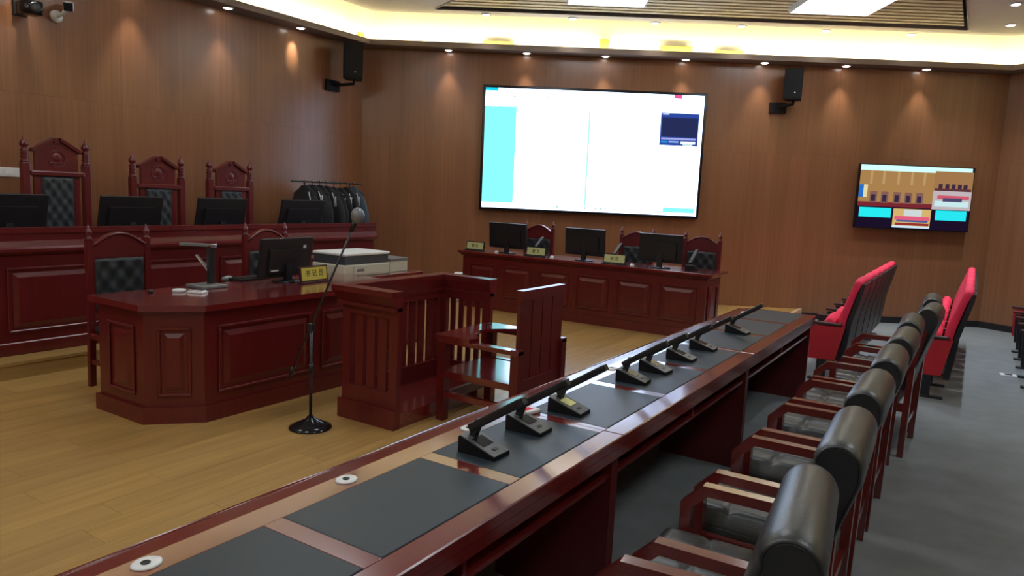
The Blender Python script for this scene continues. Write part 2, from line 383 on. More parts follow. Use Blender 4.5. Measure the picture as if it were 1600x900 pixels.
sc('video_button', (150, 185, 245), .850, .895, .378, .392, k=2); sc('video_button', (40, 150, 225), .815, .845, .380, .395, k=2)
for u in (-.46, -.30): bx(u*SW, u*SW+.2, -.02, .02, -.1, .1).build('wall_bracket', 'blk', t)
# second display
t = thing('wall_television', 'smaller wall television showing a split camera picture of the court', 'television', SN(5.615, W-.05, 1.902), TH)
TW, TZ = 1.67, .945
bx(-TW/2, TW/2, -.10, -.03, -TZ/2, TZ/2, bev=.008).build('housing', 'blk_g', t); bx(-.3, .3, -.03, .05, -.2, .2).build('wall_bracket', 'blk', t)
d2 = rel(t, 'display_area', scr('tv_black', 26, 16, 40), 0, 1, 0, 1, -.1005, TW-.03, TZ-.03)
def tv(nm, col, *a, k=0, s=1): return rel(d2, nm, scr('tv_'+nm, *col, s), *a, -.1020-k*.0008, TW-.03, TZ-.03)
tv('picture', (168, 128, 78), 0, .66, .09, .66); tv('picture', (160, 118, 76), .66, 1, .06, .37)
tv('cove_glow', (205, 255, 245), 0, .66, 0, .09, s=1.1); tv('cove_glow', (205, 255, 245), .66, .985, 0, .06, s=1.1)
for a in (.09, .2, .33, .45, .56): tv('spot_streak', (186, 152, 102), a, a+.022, .09, .30, k=1)
tv('bench', (120, 40, 48), 0, .66, .59, .66, k=1)
for a in (.10, .20, .31, .41, .51):
    tv('seat', (132, 92, 84), a, a+.065, .42, .60, k=2); tv('seat_pad', (52, 40, 66), a+.012, a+.05, .47, .58, k=3)
tv('banner', (40, 110, 200), 0, .04, .32, .52, k=2); tv('doorway', (225, 215, 170), .04, .075, .32, .52, k=2)
tv('blue_tile', (40, 235, 240), .02, .305, .68, .835, k=1); tv('blue_tile', (40, 230, 240), .70, .975, .68, .84, k=1)
tv('small_picture', (212, 178, 110), .325, .66, .68, .985, k=1); tv('pale_wall', (205, 215, 215), .42, .58, .69, .80, k=2)
tv('red_bench', (225, 95, 125), .34, .65, .80, .86, k=2); tv('blue_row', (70, 95, 150), .36, .64, .86, .89, k=2); tv('red_row', (150, 50, 50), .35, .65, .905, .945, k=2); tv('floor_strip', (205, 232, 245), .325, .66, .952, .985, k=2)
tv('small_picture', (190, 180, 185), .66, 1, .37, .67, k=1); tv('red_bench', (205, 90, 110), .70, .98, .44, .50, k=2); tv('pale_floor', (200, 232, 235), .68, .98, .53, .62, k=2); tv('dark_row', (75, 70, 110), .75, .92, .48, .54, k=3)
for a in (.70, .76, .815, .87, .92): tv('seat', (62, 42, 62), a, a+.035, .26, .34, k=2)
tv('bench', (92, 52, 58), .67, .99, .33, .37, k=3)

def speaker(loc, rz, label, wallvec, nrm, h=.50, wdt=.28):
    t = thing('loudspeaker', label, 'loudspeaker', loc, rz, 'wall loudspeakers')
    G().prism([(-wdt/2, -.12), (wdt/2, -.12), (wdt/2*.72, .13), (-wdt/2*.72, .13)], 'z', -h/2, h/2).build('cabinet', 'speak', t)
    bx(-wdt/2+.012, wdt/2-.012, -.128, -.12, -h/2+.012, h/2-.012, bev=.004).build('grille', 'dgrey' if False else 'speak', t)
    G().lathe([(.0, 0), (.013, 0), (.013, .004), (0, .004)], n=12).xf(Matrix.Translation((.03, -.127, -h/2+.09)) @ Matrix.Rotation(R_(90), 4, 'X')).build('badge', 'chrome', t)
    v = Vector(wallvec)
    G().tube([(0, .02, -h/2+.02), (0, .03, -h/2-.05), (v.x*.5, v.y*.5, -h/2-.07), (v.x*.92, v.y*.92, -h/2-.07)], .024).build('arm', 'speak', t)
    ang = math.atan2(nrm.y, nrm.x)
    bx(-.05, 0, -.12, .12, -.09, .06).xf(Matrix.Translation((v.x, v.y, -h/2-.07)) @ Matrix.Rotation(ang, 4, 'Z')).build('wall_plate', 'speak', t)
    return t
sp = SN(3.66, W-.30, 3.425)
speaker(sp, TH+R_(-25), 'black loudspeaker bracketed to the wall between the two displays', Matrix.Rotation(R_(25), 3, 'Z') @ Vector((-.12, .295, 0)), Matrix.Rotation(R_(25), 3, 'Z') @ Vector((0, 1, 0)), .43, .25)
speaker((-7.63, 7.62, 3.44), R_(31+8), 'black loudspeaker in the corner left of the big screen', Matrix.Rotation(R_(-39), 3, 'Z') @ Vector((-.325, -.12, 0)), Matrix.Rotation(R_(-39), 3, 'Z') @ Vector((-1, 0, 0)), .49, .27)
# cameras on the judges wall
t = thing('surveillance_camera', 'black bracket mounted camera at the top left on the wood wall', 'camera', (XL, 3.50, 3.27))
bx(0, .03, -.06, .06, -.09, .09, bev=.004).build('wall_plate', 'blk', t); bx(.02, .22, -.035, .035, -.01, .05, bev=.01).build('arm', 'blk_g', t)
bx(.14, .30, -.085, .085, -.10, .03, bev=.02).build('body', 'blk_g', t); G().lathe([(.05, 0), (.05, .03), (.035, .035)], n=16).xf(Matrix.Translation((.29, 0, -.04)) @ Matrix.Rotation(R_(90), 4, 'Y')).build('lens', 'blk', t)
bx(.18, .28, -.05, .05, .03, .05, bev=.006).build('cap', 'grey', t)
t = thing('surveillance_camera', 'small white bullet camera beside the black one on the wall', 'camera', (XL, 3.83, 3.25))
G().lathe([(.06, 0), (.06, .02), (.03, .04)], n=16).xf(Matrix.Rotation(R_(90), 4, 'Y')).build('wall_base', 'wht', t)
G().tube([(.03, 0, 0), (.10, .02, .02), (.13, .03, .06)], .018).build('arm', 'wht', t)
q = Matrix.Translation((.17, .04, .09)) @ Matrix.Rotation(R_(-28), 4, 'Z') @ Matrix.Rotation(R_(14), 4, 'Y')
G().box(-.10, .09, -.045, .045, -.045, .045, bev=.015).xf(q).build('body', 'wht', t); G().box(.085, .10, -.04, .04, -.04, .04, bev=.005).xf(q).build('lens', 'blk_g', t)
t = thing('wall_panel', 'white rectangular switch plate left of the tallest judge chair', 'switch plate', (XL, 3.24, 1.69))
bx(0, .012, -.20, .20, -.045, .045, bev=.004).build('plate', 'wht', t)
for k in range(3): bx(.012, .017, -.15+k*.11, -.08+k*.11, -.025, .025).build('rocker', 'paper', t)

# ------------------------------------------------------------------ panelled desks
def raised_panel(parent, p0, u, n, x0, x1, z0, z1, m='mahog'):
    """a framed raised panel on a face: p0 face origin, u direction along the face, n outward normal"""
    p0, u, n = Vector(p0), Vector(u).normalized(), Vector(n).normalized()
    g = G(); mt = Matrix(((u.x, n.x, 0, p0.x), (u.y, n.y, 0, p0.y), (0, 0, 1, p0.z), (0, 0, 0, 1)))
    f = .022
    for a in ((x0, x1, z0, z0+f), (x0, x1, z1-f, z1), (x0, x0+f, z0+f, z1-f), (x1-f, x1, z0+f, z1-f)):
        g.box(a[0], a[1], 0, .014, a[2], a[3], bev=.005, seg=1)
    k = G(); i0, i1, j0, j1 = x0+f+.02, x1-f-.02, z0+f+.02, z1-f-.02; e = min(.035, (i1-i0)*.22)
    k.add([(i0, 0, j0), (i1, 0, j0), (i1, 0, j1), (i0, 0, j1), (i0+e, .012, j0+e), (i1-e, .012, j0+e), (i1-e, .012, j1-e), (i0+e, .012, j1-e)],
          [(0, 1, 5, 4), (1, 2, 6, 5), (2, 3, 7, 6), (3, 0, 4, 7), (4, 5, 6, 7)])
    k.xf(mt); g.xf(mt); o = k.build('panel', m, parent); g.build('panel_frame', m, o); return o
# judges bench
t = thing('judges_bench', 'long dark red judges bench with moulded parapet on the platform', 'bench', (-6.18, 0, PF))
y0, y1 = .6, 6.55; H = 1.27-PF
bx(-.06, 0, y0, y1, .0, .80).build('front_board', 'mahog', t)
bx(-.06, .025, y0, y1, 0, .10, bev=.006, seg=1).build('plinth', 'mahog', t)
G().prism([(-.10, .78), (.02, .78), (.05, .805), (.05, .825), (.02, .84), (.012, .88), (.0, .885), (.0, .935), (.012, .945), (.012, H), (-.10, H)], 'y', y0, y1+.03).build('parapet', 'mahog', t)
bx(-.62, -.06, y0, y1, .70, .735, bev=.006).build('worktop', 'mahog_h', t)
bx(-.62, -.06, y1-.04, y1, 0, .70).build('end_panel', 'mahog', t); bx(-.62, -.06, y0, y0+.04, 0, .70).build('end_panel', 'mahog', t)
yy = y0+.06; pwid = .93
while yy < y1-.3:
    raised_panel(t, (0, yy, 0), (0, 1, 0), (1, 0, 0), .03, min(pwid, y1-yy)-.05, .17, .68); yy += pwid
# judge chairs
def judge_chair(label, loc, hz, rz=0):
    t = thing('judge_chair', label, 'chair', loc, rz, 'tall carved chairs behind the judges bench')
    for sgn in (-1, 1):
        y = sgn*.268
        g = bx(-.033, .033, y-.033, y+.033, 0, 1.50*hz, bev=.005)
        g.lathe([(.036, 0), (.040, .012), (.026, .03), (.038, .045), (.026, .062), (.038, .078), (.026, .095), (.038, .112), (.020, .13), (.036, .150), (.038, .172), (.020, .20), (.012, .215), (.004, .25)], (0, y, 1.50*hz), 14)
        g.build('post', 'mahog', t)
        bx(.42, .47, y-.03, y+.03, 0, .62, bev=.005).build('leg', 'mahog', t)
        bx(0, .48, y-.035, y+.035, .62, .66, bev=.01).build('armrest', 'mahog', t)
        bx(-.015, .02, sgn*.172-.028, sgn*.172+.028, .5, 1.42*hz).build('stile', 'mahog', t)
    z0, z1, z2 = 1.43*hz, 1.645*hz, 1.74*hz
    pn = G().prism([(-.19, z0), (.19, z0), (.19, z1-.02), (.03, z2-.02), (.03, z2-.05), (-.03, z2-.05), (-.03, z2-.02), (-.19, z1-.02)], 'x', -.012, .015).build('crest_panel', 'mahog', t)
    for s in (-1, 1):
        G().prism([(s*.215, z1-.045), (s*.03, z2-.03), (s*.03, z2), (s*.215, z1-.012)], 'x', -.025, .04).build('pediment', 'mahog', t)
    G().prism([(-.025, z2-.05), (.025, z2-.05), (.018, z2-.005), (-.018, z2-.005)], 'x', -.02, .03).build('keystone', 'mahog', t)
    e = G(); zc = (z0+z1)/2+.01
    e.tube([(.018, .075*math.cos(a*math.pi/10), zc+.075*math.sin(a*math.pi/10)) for a in range(21)], .004, 6)
    e.ball((.013, 0, zc+.01), .006, .04, .045, 10)
    for k in range(-2, 3): e.ball((.014, k*.024, zc-.04), .005, .011, .012, 6)
    e.build('carved_emblem', 'mahog', pn)
    bx(-.02, .045, -.235, .235, z0-.045, z0, bev=.008).build('cross_rail', 'mahog', t)
    pz0, pz1 = .56, z0-.045
    def bk(u, v):
        y = -.14+.28*u; z = pz0+(pz1-pz0)*v
        d = .020+.009*math.cos(math.pi*6*u)*math.cos(math.pi*2*(pz1-pz0)/.14*v) if 0 < u < 1 and 0 < v < 1 else 0
        return (.02+d, y, z)
    G().grid(bk, 20, 44).build('back_cushion', 'tuft', t)
    bx(-.01, .02, -.145, .145, pz0, pz1).build('back_board', 'mahog', t)
    bx(0, .48, -.235, .235, .38, .43).build('seat_frame', 'mahog', t); bx(.03, .49, -.23, .23, .43, .50, bev=.025).build('seat', 'tuft', t)
    return t
judge_chair('tallest carved judge chair with tufted black back, leftmost behind the bench', (-7.30, 3.47, PF), 1.0)
judge_chair('carved judge chair with pointed crest, middle of three behind the bench', (-7.30, 4.467, PF), .942)
judge_chair('carved judge chair nearest the coat rack behind the bench', (-7.30, 5.35, PF), .942)
# monitors
def monitor(label, loc, rz, wd, ht, zc, tilt, group, stand=True, extra=False):
    t = thing('computer_monitor', label, 'monitor', loc, rz, group)
    mt = Matrix.Translation((0, 0, zc)) @ Matrix.Rotation(R_(tilt), 4, 'Y')
    G().box(-.018, .012, -wd/2, wd/2, -ht/2, ht/2, bev=.006).xf(mt).build('casing', 'blk', t)
    G().prism([(-wd*.36, -ht*.38), (wd*.36, -ht*.38), (wd*.36, ht*.22), (-wd*.36, ht*.22)], 'x', .010, .030).xf(mt).build('rear_cover', 'blk', t)
    G().box(-.0195, -.018, -wd/2+.012, wd/2-.012, -ht/2+.02, ht/2-.012).xf(mt).build('display', 'blk_g', t)
    G().lathe([(0, 0), (.011, 0), (.011, .002), (0, .002)], n=12).xf(mt @ Matrix.Translation((.012 if not stand else .03, .0, -ht*.42 if not stand else -ht*.2)) @ Matrix.Rotation(R_(90), 4, 'Y')).build('badge', 'wht', t)
    bx(.0, .035, -.03, .03, .012, zc-ht*.18).build('neck', 'blk', t)
    bs = G().lathe([(.0, 0), (.115, 0), (.115, .008), (.02, .016), (0, .016)], n=24).xf(Matrix.Diagonal((.85, 1.1, 1, 1))).build('foot', 'blk_g', t)
    if extra:
        G().box(.012, .0135, wd*.30, wd*.36, ht*.08, ht*.30).xf(mt).build('sticker', 'trimw', t); G().box(.030, .0315, -wd*.32, -wd*.18, -ht*.40+.02, -ht*.30).xf(mt).build('sticker', 'trimw', t)
    return t
JT = PF+.735
for (a, b_), lb in zip(((2.46, 3.05), (3.478, 4.067), (4.44, 5.014), (5.479, 6.10)), (
        'black monitor on the judges bench cut by the left picture edge', 'black monitor on the judges bench between first and second chair',
        'black monitor on the judges bench before the third chair', 'black monitor on the judges bench in front of the hanging robes')):
    monitor(lb, (-6.60, (a+b_)/2, JT), 0, b_-a, .36, 1.345-JT, 14, 'monitors on the judges bench')
# coat rack with robes
t = thing('coat_rack', 'thin dark clothes rail in the corner behind the bench', 'coat rack', (-7.30, 6.85, PF))
G().tube([(0, -.61, 1.45), (0, .61, 1.45)], .011).build('rail', 'dgrey', t)
for s in (-1, 1):
    G().tube([(0, s*.40, 1.45), (0, s*.40, .04)], .011).build('upright', 'dgrey', t); G().tube([(-.22, s*.40, .02), (.22, s*.40, .02)], .012).build('foot', 'dgrey', t)
G().tube([(0, -.40, .16), (0, .40, .16)], .009).build('brace', 'dgrey', t)
def robe(y, label, m, k, hgt):
    t = thing('robe', label, 'robe', (-7.30, y, PF), R_(-8+random.random()*26), 'robes on the clothes rail')
    def sh(u, v):
        a = 2*math.pi*u; dn = v
        wx = .06+.23*min(1, dn*5)**.5 + .02*dn; wy = .03+.036*min(1, dn*4)
        fold = 1+.16*math.sin(7*a+k)*min(1, dn*2.5)
        z = hgt-.02-dn*1.02-.14*(abs(math.cos(a))**1.5)*min(1, dn*5)
        return (wx*math.cos(a)*(.94+.06*fold), wy*math.sin(a)*fold, z)
    G().grid(sh, 44, 14).build('cloth', m, t)
    G().tube([(-.20, 0, hgt-.13), (-.08, 0, hgt-.05), (0, 0, hgt-.02), (.08, 0, hgt-.05), (.20, 0, hgt-.13)], .010).build('hanger', 'blk', t)
    G().tube([(0, 0, hgt-.02), (0, 0, 1.43), (.016, 0, 1.455), (.02, 0, 1.468), (0, 0, 1.476), (-.016, 0, 1.466)], .004, 6).build('hook', 'chrome', t)
    tr = G()
    for q in range(2 if k % 2 else 1): tr.tube([(.12+.05*q, -.052, hgt-.10-.05*q), (.16+.02*q, -.066, hgt-.18), (.17+.02*q, -.068, hgt-.28)], .007, 6)
    tr.build('trim', 'trimw', t)
for i in range(8):
    robe(6.46+i*.122, '%s hanging robe from the left on the clothes rail' % ORD[i] if i < 7 else 'slate grey robe at the right end of the clothes rail', 'robe' if i < 7 else 'robe2', i*1.7, 1.42+.015*math.sin(i))

# ------------------------------------------------------------------ clerks' desk
SD = .92-ST
def ring_in(poly, w): return inset(poly, w)
foot = [(-4.80, 2.51), (-4.285, 2.51), (-4.05, 2.77), (-4.05, 4.62), (-4.80, 4.62)]
t = thing('clerk_desk', 'dark red panelled desk with cut corner below the judges bench', 'desk', (0, 0, ST))
fo = inset(foot, -.022); to = inset(foot, -.045)
G().prism(foot, 'z', 0, SD-.045).build('body', 'mahog', t); G().prism(fo, 'z', 0, .105).build('plinth', 'mahog', t)
G().prism(inset(foot, -.02), 'z', SD-.06, SD-.04).build('cornice', 'mahog', t)
top = G().prism(to, 'z', SD-.04, SD).build('worktop', 'mahog_h', t)
raised_panel(t, (-4.80, 2.51, 0), (1, 0, 0), (0, -1, 0), .12, .42, .17, .62)
raised_panel(t, (-4.285, 2.51, 0), (.235, .26, 0), (.26, -.235, 0), .075, .275, .17, .62)
for a, b_ in ((.10, .88), (.98, 1.76)): raised_panel(t, (-4.05, 2.77, 0), (0, 1, 0), (1, 0, 0), a, b_, .17, .62)
# arched side chairs
def arch_chair(label, loc, rz, group):
    t = thing('arched_chair', label, 'chair', loc, rz, group)
    for s in (-1, 1):
        y = s*.215
        g = G().prism([(-.03, 0), (.01, 0), (.025, .42), (.02, 1.08), (-.02, 1.08), (-.015, .42)], 'y', y-.022, y+.022)
        g.lathe([(.022, 0), (.026, .01), (.012, .022), (.024, .045), (.022, .065), (.010, .082), (.010, .09), (.002, .11)], (0, y, 1.08), 12)
        g.build('back_post', 'mahog', t)
        bx(.40, .44, y-.02, y+.02, 0, .40).build('leg', 'mahog', t); bx(0, .41, y-.012, y+.012, .17, .20).build('stretcher', 'mahog', t)
    pts = [(-.195, .945)]+[(.195, .945)]+[(.195-.39*k/12, 1.05+.085*math.sin(math.pi*k/12)) for k in range(13)]
    G().prism(pts, 'x', -.015, .018).build('top_rail', 'mahog', t)
    G().tube([(.018, .195-.39*k/12, 1.05+.085*math.sin(math.pi*k/12)-.012) for k in range(13)], .012, 6).build('rail_moulding', 'mahog', t)
    def bk(u, v):
        y = -.185+.37*u; z = .56+.385*v
        d = .018+.008*math.cos(math.pi*6*u)*math.cos(math.pi*5*v) if 0 < u < 1 and 0 < v < 1 else 0
        return (.012+d, y, z)
    G().grid(bk, 26, 26).build('back_cushion', 'tuft', t); bx(-.012, .014, -.195, .195, .54, .95).build('back_board', 'mahog', t)
    bx(-.01, .45, -.235, .235, .36, .40, bev=.006).build('seat_frame', 'mahog', t); bx(.03, .44, -.215, .215, .40, .455, bev=.022).build('seat', 'tuft', t)
    return t
ac = arch_chair('arched tufted chair at the cut corner end of the clerk desk', (-5.36, 2.962, ST), 0, 'arched chairs behind desks')
dup(ac, (-5.36, 4.29, ST), 0, 'arched tufted chair behind the monitor on the clerk desk')
DT = .92
monitor('black monitor seen from behind on the clerk desk', (-4.62, 3.90, DT), R_(4), .545, .31, 1.118-DT, 8, None, True, True)
t = thing('keyboard', 'black keyboard lying before the clerk monitor', 'keyboard', (-4.90, 3.83, DT), R_(6))
bx(-.07, .07, -.22, .22, 0, .018, bev=.004).build('case', 'blk', t)
for r_ in range(4): bx(-.055+r_*.029, -.033+r_*.029, -.20, .20, .018, .024).build('key_row', 'dgrey', t)
t = thing('computer_mouse', 'grey mouse between document camera and keyboard', 'mouse', (-4.98, 3.62, DT)); G().ball((0, 0, .006), .032, .055, .026).build('shell', 'grey', t); bx(-.003, .003, -.045, -.01, .026, .034).build('wheel', 'blk', t)
t = thing('document_camera', 'document camera with folded arm standing on the clerk desk', 'document camera', (-4.72, 3.28, DT), R_(0))
bx(-.09, .12, -.14, .07, 0, .022, bev=.006).build('base', 'grey', t); bx(-.022, .022, -.012, .032, .022, .30, bev=.004).build('column', 'dgrey', t)
q = Matrix.Translation((0, .01, .30)) @ Matrix.Rotation(R_(205), 4, 'Z')
G().box(-.03, .24, -.018, .018, -.008, .014, bev=.004).xf(q).build('head_arm', 'grey', t); G().box(-.04, .0, -.022, .022, -.012, .018, bev=.006).xf(q).build('hinge', 'chrome', t)
q = Matrix.Translation((-.02, 0, .12)) @ Matrix.Rotation(R_(215), 4, 'Z') @ Matrix.Rotation(R_(-52), 4, 'Y')
G().box(0, .14, -.022, .022, -.004, .006, bev=.003).xf(q).build('lamp_arm', 'chrome', t)
t = thing('card_case', 'silver card case on the clerk desk under the document camera', 'case', (-4.50, 3.03, DT), R_(25)); bx(-.06, .06, -.035, .035, 0, .014, bev=.003).build('tray', 'wht', t); bx(-.05, .05, -.028, .028, .014, .022, bev=.002).build('lid', 'chrome', t)
t = thing('tape_roll', 'roll of clear tape lying on the clerk desk edge', 'tape', (-4.62, 2.97, DT)); G().lathe([(.028, 0), (.045, 0), (.045, .018), (.028, .018), (.028, 0)], n=20).build('tape', 'trimw', t); G().lathe([(.024, 0), (.028, 0), (.028, .018), (.024, .018), (.024, 0)], n=20).build('core', 'paper', t)
t = thing('bottle_cap', 'small black knob lying near the desk cut corner', 'knob', (-4.68, 2.80, DT)); G().lathe([(0, 0), (.018, 0), (.018, .016), (.013, .022), (0, .022)], n=14).build('knob', 'blk', t)
def plate(label, loc, rz, wd, ht, body, m, size, pm='blk'):
    t = thing('name_plate', label, 'name plate', loc, rz, 'name plates')
    bx(-.03, .03, -wd/2-.01, wd/2+.01, 0, .012, bev=.003).build('base', pm, t); q = Matrix.Rotation(R_(-8), 4, 'Y')
    bd = G().box(-.010, .010, -wd/2, wd/2, .010, ht).xf(q).build('board', pm, t)
    G().box(.010, .0112, -wd/2+.012, wd/2-.012, .022, ht-.012).xf(q).build('face', m, t)
    mt = q @ Matrix.Translation((.0122, 0, ht/2+.005)) @ Matrix(((0, 0, 1, 0), (1, 0, 0, 0), (0, 1, 0, 0), (0, 0, 0, 1)))
    lettering(body, size, 'lettering', 'ink', t, mt); return t
plate('yellow name plate with three characters on the clerk desk', (-4.44, 4.03, DT), R_(4), .30, .135, '书 记 员', 'yellow', .058, 'dark_mahog')
# printers
t = thing('printer', 'white printer with dark lid band beyond the end of the clerk desk', 'printer', (-4.92, 4.93, .885))
bx(-.21, .21, -.30, .29, 0, .11, bev=.01).build('body', 'cream', t); bx(-.20, .20, -.29, .28, .11, .19, bev=.006).build('scanner_band', 'prdark', t)
bx(-.21, .21, -.30, .29, .19, .215, bev=.008).build('lid', 'wht', t); bx(.21, .216, -.19, .22, .02, .10, bev=.002).build('front_door', 'cream', t); bx(.216, .218, -.15, -.06, .045, .07).build('label', 'grey', t)
t = thing('printer_cabinet', 'low dark red cabinet carrying the printer', 'cabinet', (-4.92, 5.13, ST)); CH = .885-ST
bx(-.25, .25, -.43, .50, 0, CH-.03).build('body', 'mahog', t); bx(-.27, .27, -.45, .52, CH-.03, CH, bev=.004).build('worktop', 'mahog_h', t)
for a, b_ in ((-.42, .02), (.04, .49)):
    d_ = bx(.25, .268, a, b_, .04, CH-.05, bev=.003).build('door', 'mahog', t); bx(.268, .28, (a+b_)/2-.05, (a+b_)/2+.05, CH-.14, CH-.125, bev=.003).build('handle', 'chrome', d_)
t = thing('paper_box', 'pale grey box standing right behind the printer', 'box', (-4.93, 5.42, .885)); bx(-.16, .16, -.13, .13, 0, .12, bev=.006).build('carton', 'cream', t); bx(-.165, .165, -.135, .135, .105, .135, bev=.004).build('lid', 'grey', t)
# microphone stand
t = thing('microphone_stand', 'black boom microphone stand on a round base on the plank floor', 'microphone stand', (-3.457, 3.118, ST))
G().lathe([(0, 0), (.135, 0), (.135, .01), (.10, .028), (.03, .06), (.022, .075), (0, .075)], n=32).build('base', 'blk_g', t)
G().tube([(0, 0, .07), (0, 0, .66)], .010).build('pole', 'dgrey', t); G().lathe([(.014, 0), (.014, .06)], (0, 0, .36), 12).build('collar', 'blk', t)
G().box(-.02, .02, -.018, .018, .63, .68, bev=.005).build('clutch', 'dgrey', t)
P0, P1 = Vector((-.185, 0, .325)), Vector((.345, 0, 1.30)); G().tube([P0, P1], .0065).build('boom', 'dgrey', t)
dd = (P1-P0).normalized(); G().tube([P0-dd*.02, P0+dd*.05], .013).build('counterweight', 'blk', t)
G().tube([P1-dd*.02, P1+dd*.05], .013, 10, .017).build('microphone_body', 'blk', t); G().ball(P1+dd*.085, .040, .040, .050, 14).build('foam', 'grey', t)

# ------------------------------------------------------------------ witness box and restraint chair
t = thing('witness_box', 'dark red three-sided witness box with vertical slots', 'witness box', (-3.49, 3.42, ST))
X1, Y1, HB = .485, 1.07, .90
def slat_wall(nm, L, org, u, k, sw=.034):
    """framed wall of length L with k slots; parts are the boards"""
    u = Vector((u[0], u[1], 0)); nrm = Vector((-u.y, u.x, 0)); mt = Matrix(((u.x, nrm.x, 0, org[0]), (u.y, nrm.y, 0, org[1]), (0, 0, 1, 0), (0, 0, 0, 1)))
    bx(0, L, 0, .04, .0, .235).xf(mt).build('bottom_rail', 'mahog', t); bx(0, L, 0, .04, .72, .80).xf(mt).build('head_rail', 'mahog', t)
    e = .07; bw = (L-2*e-k*sw)/(k-1) if k > 1 else 0; x = 0
    bx(0, e, 0, .04, .235, .72).xf(mt).build('stile', 'mahog', t); bx(L-e, L, 0, .04, .235, .72).xf(mt).build('stile', 'mahog', t)
    x = e+sw
    for i in range(k-1): bx(x, x+bw, .013, .027, .235, .72).xf(mt).build('slat', 'mahog', t); x += bw+sw
slat_wall('near', X1, (0, 0), (1, 0), 4); slat_wall('back', Y1-.08, (.04, .04), (0, 1), 9); slat_wall('far', X1, (0, Y1-.04), (1, 0), 5, .036)
U = [(0, 0), (X1, 0), (X1, .04), (.04, .04), (.04, Y1-.04), (X1, Y1-.04), (X1, Y1), (0, Y1)]
def uoff(o, i): return [(-o, -o), (X1+.0, -o), (X1+.0, .04+i), (.04+i, .04+i), (.04+i, Y1-.04-i), (X1, Y1-.04-i), (X1, Y1+o), (-o, Y1+o)]
g = G(); 
lo, hi = uoff(.014, .0), uoff(.055, .012)
g.add([(p[0], p[1], .795) for p in lo]+[(p[0]+(-.005 if p[0] > .3 else 0), p[1], .865) for p in hi]+[(p[0]+(-.005 if p[0] > .3 else 0), p[1], HB) for p in hi],
      [(7, 6, 5, 4, 3, 2, 1, 0), tuple(range(16, 24))]+[(i, (i+1) % 8, 8+(i+1) % 8, 8+i) for i in range(8)]+[(8+i, 8+(i+1) % 8, 16+(i+1) % 8, 16+i) for i in range(8)])
g.build('cap_rail', 'mahog', t); G().prism(uoff(.026, .006), 'z', .772, .795).build('cap_moulding', 'mahog', t)
G().prism([(-.02, -.02), (X1+.0, -.02), (X1+.0, .0), (0, 0), (0, Y1), (X1, Y1), (X1, Y1+.02), (-.02, Y1+.02)], 'z', 0, .13).build('plinth', 'mahog', t)
bx(.04, X1-.005, .04, Y1-.04, .0, .10).build('floor_board', 'mahog_x', t)
t = thing('restraint_chair', 'dark red wooden chair with locking tray facing the witness box', 'chair', (-2.66, 4.09, ST))
HY = .285; Xf, Xb = -.30, .28
for s in (-1, 1):
    y = s*HY
    bx(Xf, Xf+.06, y-.03, y+.03, 0, .535).build('leg', 'mahog', t); bx(Xb, Xb+.06, y-.03, y+.03, 0, .57).build('leg', 'mahog', t)
    bx(Xf-.01, Xb+.06, y-.035, y+.035, .535, .565, bev=.004).build('armrest', 'mahog_x', t); bx(Xf+.06, Xb, y-.018, y+.018, .16, .20).build('stretcher', 'mahog_x', t)
    bx(Xf+.06, Xb, y-.02, y+.02, .30, .345).build('side_rail', 'mahog_x', t)
bx(Xf, Xb+.02, -HY+.02, HY-.02, .30, .34, bev=.004).build('seat', 'mahog_x', t)
bx(Xf+.02, Xf+.05, -HY, HY, .13, .19).build('front_stretcher', 'mahog', t); bx(Xb+.005, Xb+.045, -HY, HY, .28, .36).build('back_rail', 'mahog', t)
bk = G(); bx(Xb+.0, Xb+.05, -HY+.01, HY-.01, .88, .945).build('crest_rail', 'mahog', t)
for a, b_ in ((-.275, -.135), (-.125, -.005), (.005, .125), (.135, .275)): bx(Xb+.012, Xb+.036, a, b_, .36, .88).build('back_slat', 'mahog', t)
pts = [(Xf-.02, -HY-.035), (Xf-.02, HY+.035), (Xf+.26, HY+.035)]+[(Xf+.28-.16*math.sin(math.pi*k/14), HY-.05-(2*HY-.10)*k/14) for k in range(15)]+[(Xf+.26, -HY-.035)]
G().prism(pts, 'z', .565, .59).build('tray', 'mahog_h', t); G().tube([(Xf+.11, .10, .59), (Xf+.11, .10, .62), (Xf+.14, .10, .625)], .008, 6).build('latch', 'dgrey', t)

# ------------------------------------------------------------------ far desk
FX0, FX1, FY0, FY1 = -5.83, -2.46, 7.93, 8.50; FT = .912
t = thing('far_desk', 'long dark red panelled desk below the big screen', 'desk', (0, 0, ST)); FH = FT-ST
bx(FX0, FX1, FY0, FY0+.04, 0, FH-.04).build('front_board', 'mahog', t); bx(FX0-.015, FX1+.015, FY0-.018, FY0, 0, .11).build('plinth', 'mahog', t)
for a, b_ in ((FX0, FX0+.04), (FX1-.04, FX1)): bx(a, b_, FY0+.04, FY1-.06, 0, FH-.04).build('end_panel', 'mahog', t)
bx(FX0-.03, FX1+.03, FY0-.03, FY1-.06, FH-.06, FH-.035, bev=.006, seg=1).build('cornice', 'mahog', t); bx(FX0-.06, FX1+.07, FY0-.05, FY1, FH-.035, FH, bev=.004, seg=1).build('worktop', 'mahog_x', t)
pp = (FX1-FX0-.10)/6
for k in range(6): raised_panel(t, (FX0+.05+k*pp, FY0, 0), (1, 0, 0), (0, -1, 0), .05, pp-.05, .18, .60)
raised_panel(t, (FX1, FY0, 0), (0, 1, 0), (1, 0, 0), .07, .40, .18, .60)
for x, y, lb in ((-5.11, 8.72, 'arched chair behind the far desk beside the leftmost far monitor'), (-3.64, 8.70, 'arched chair behind the far desk in the middle of the row'), (-2.80, 8.74, 'arched chair behind the far desk at its right end')):
    dup(ac, (x, y, ST), R_(-90), lb)
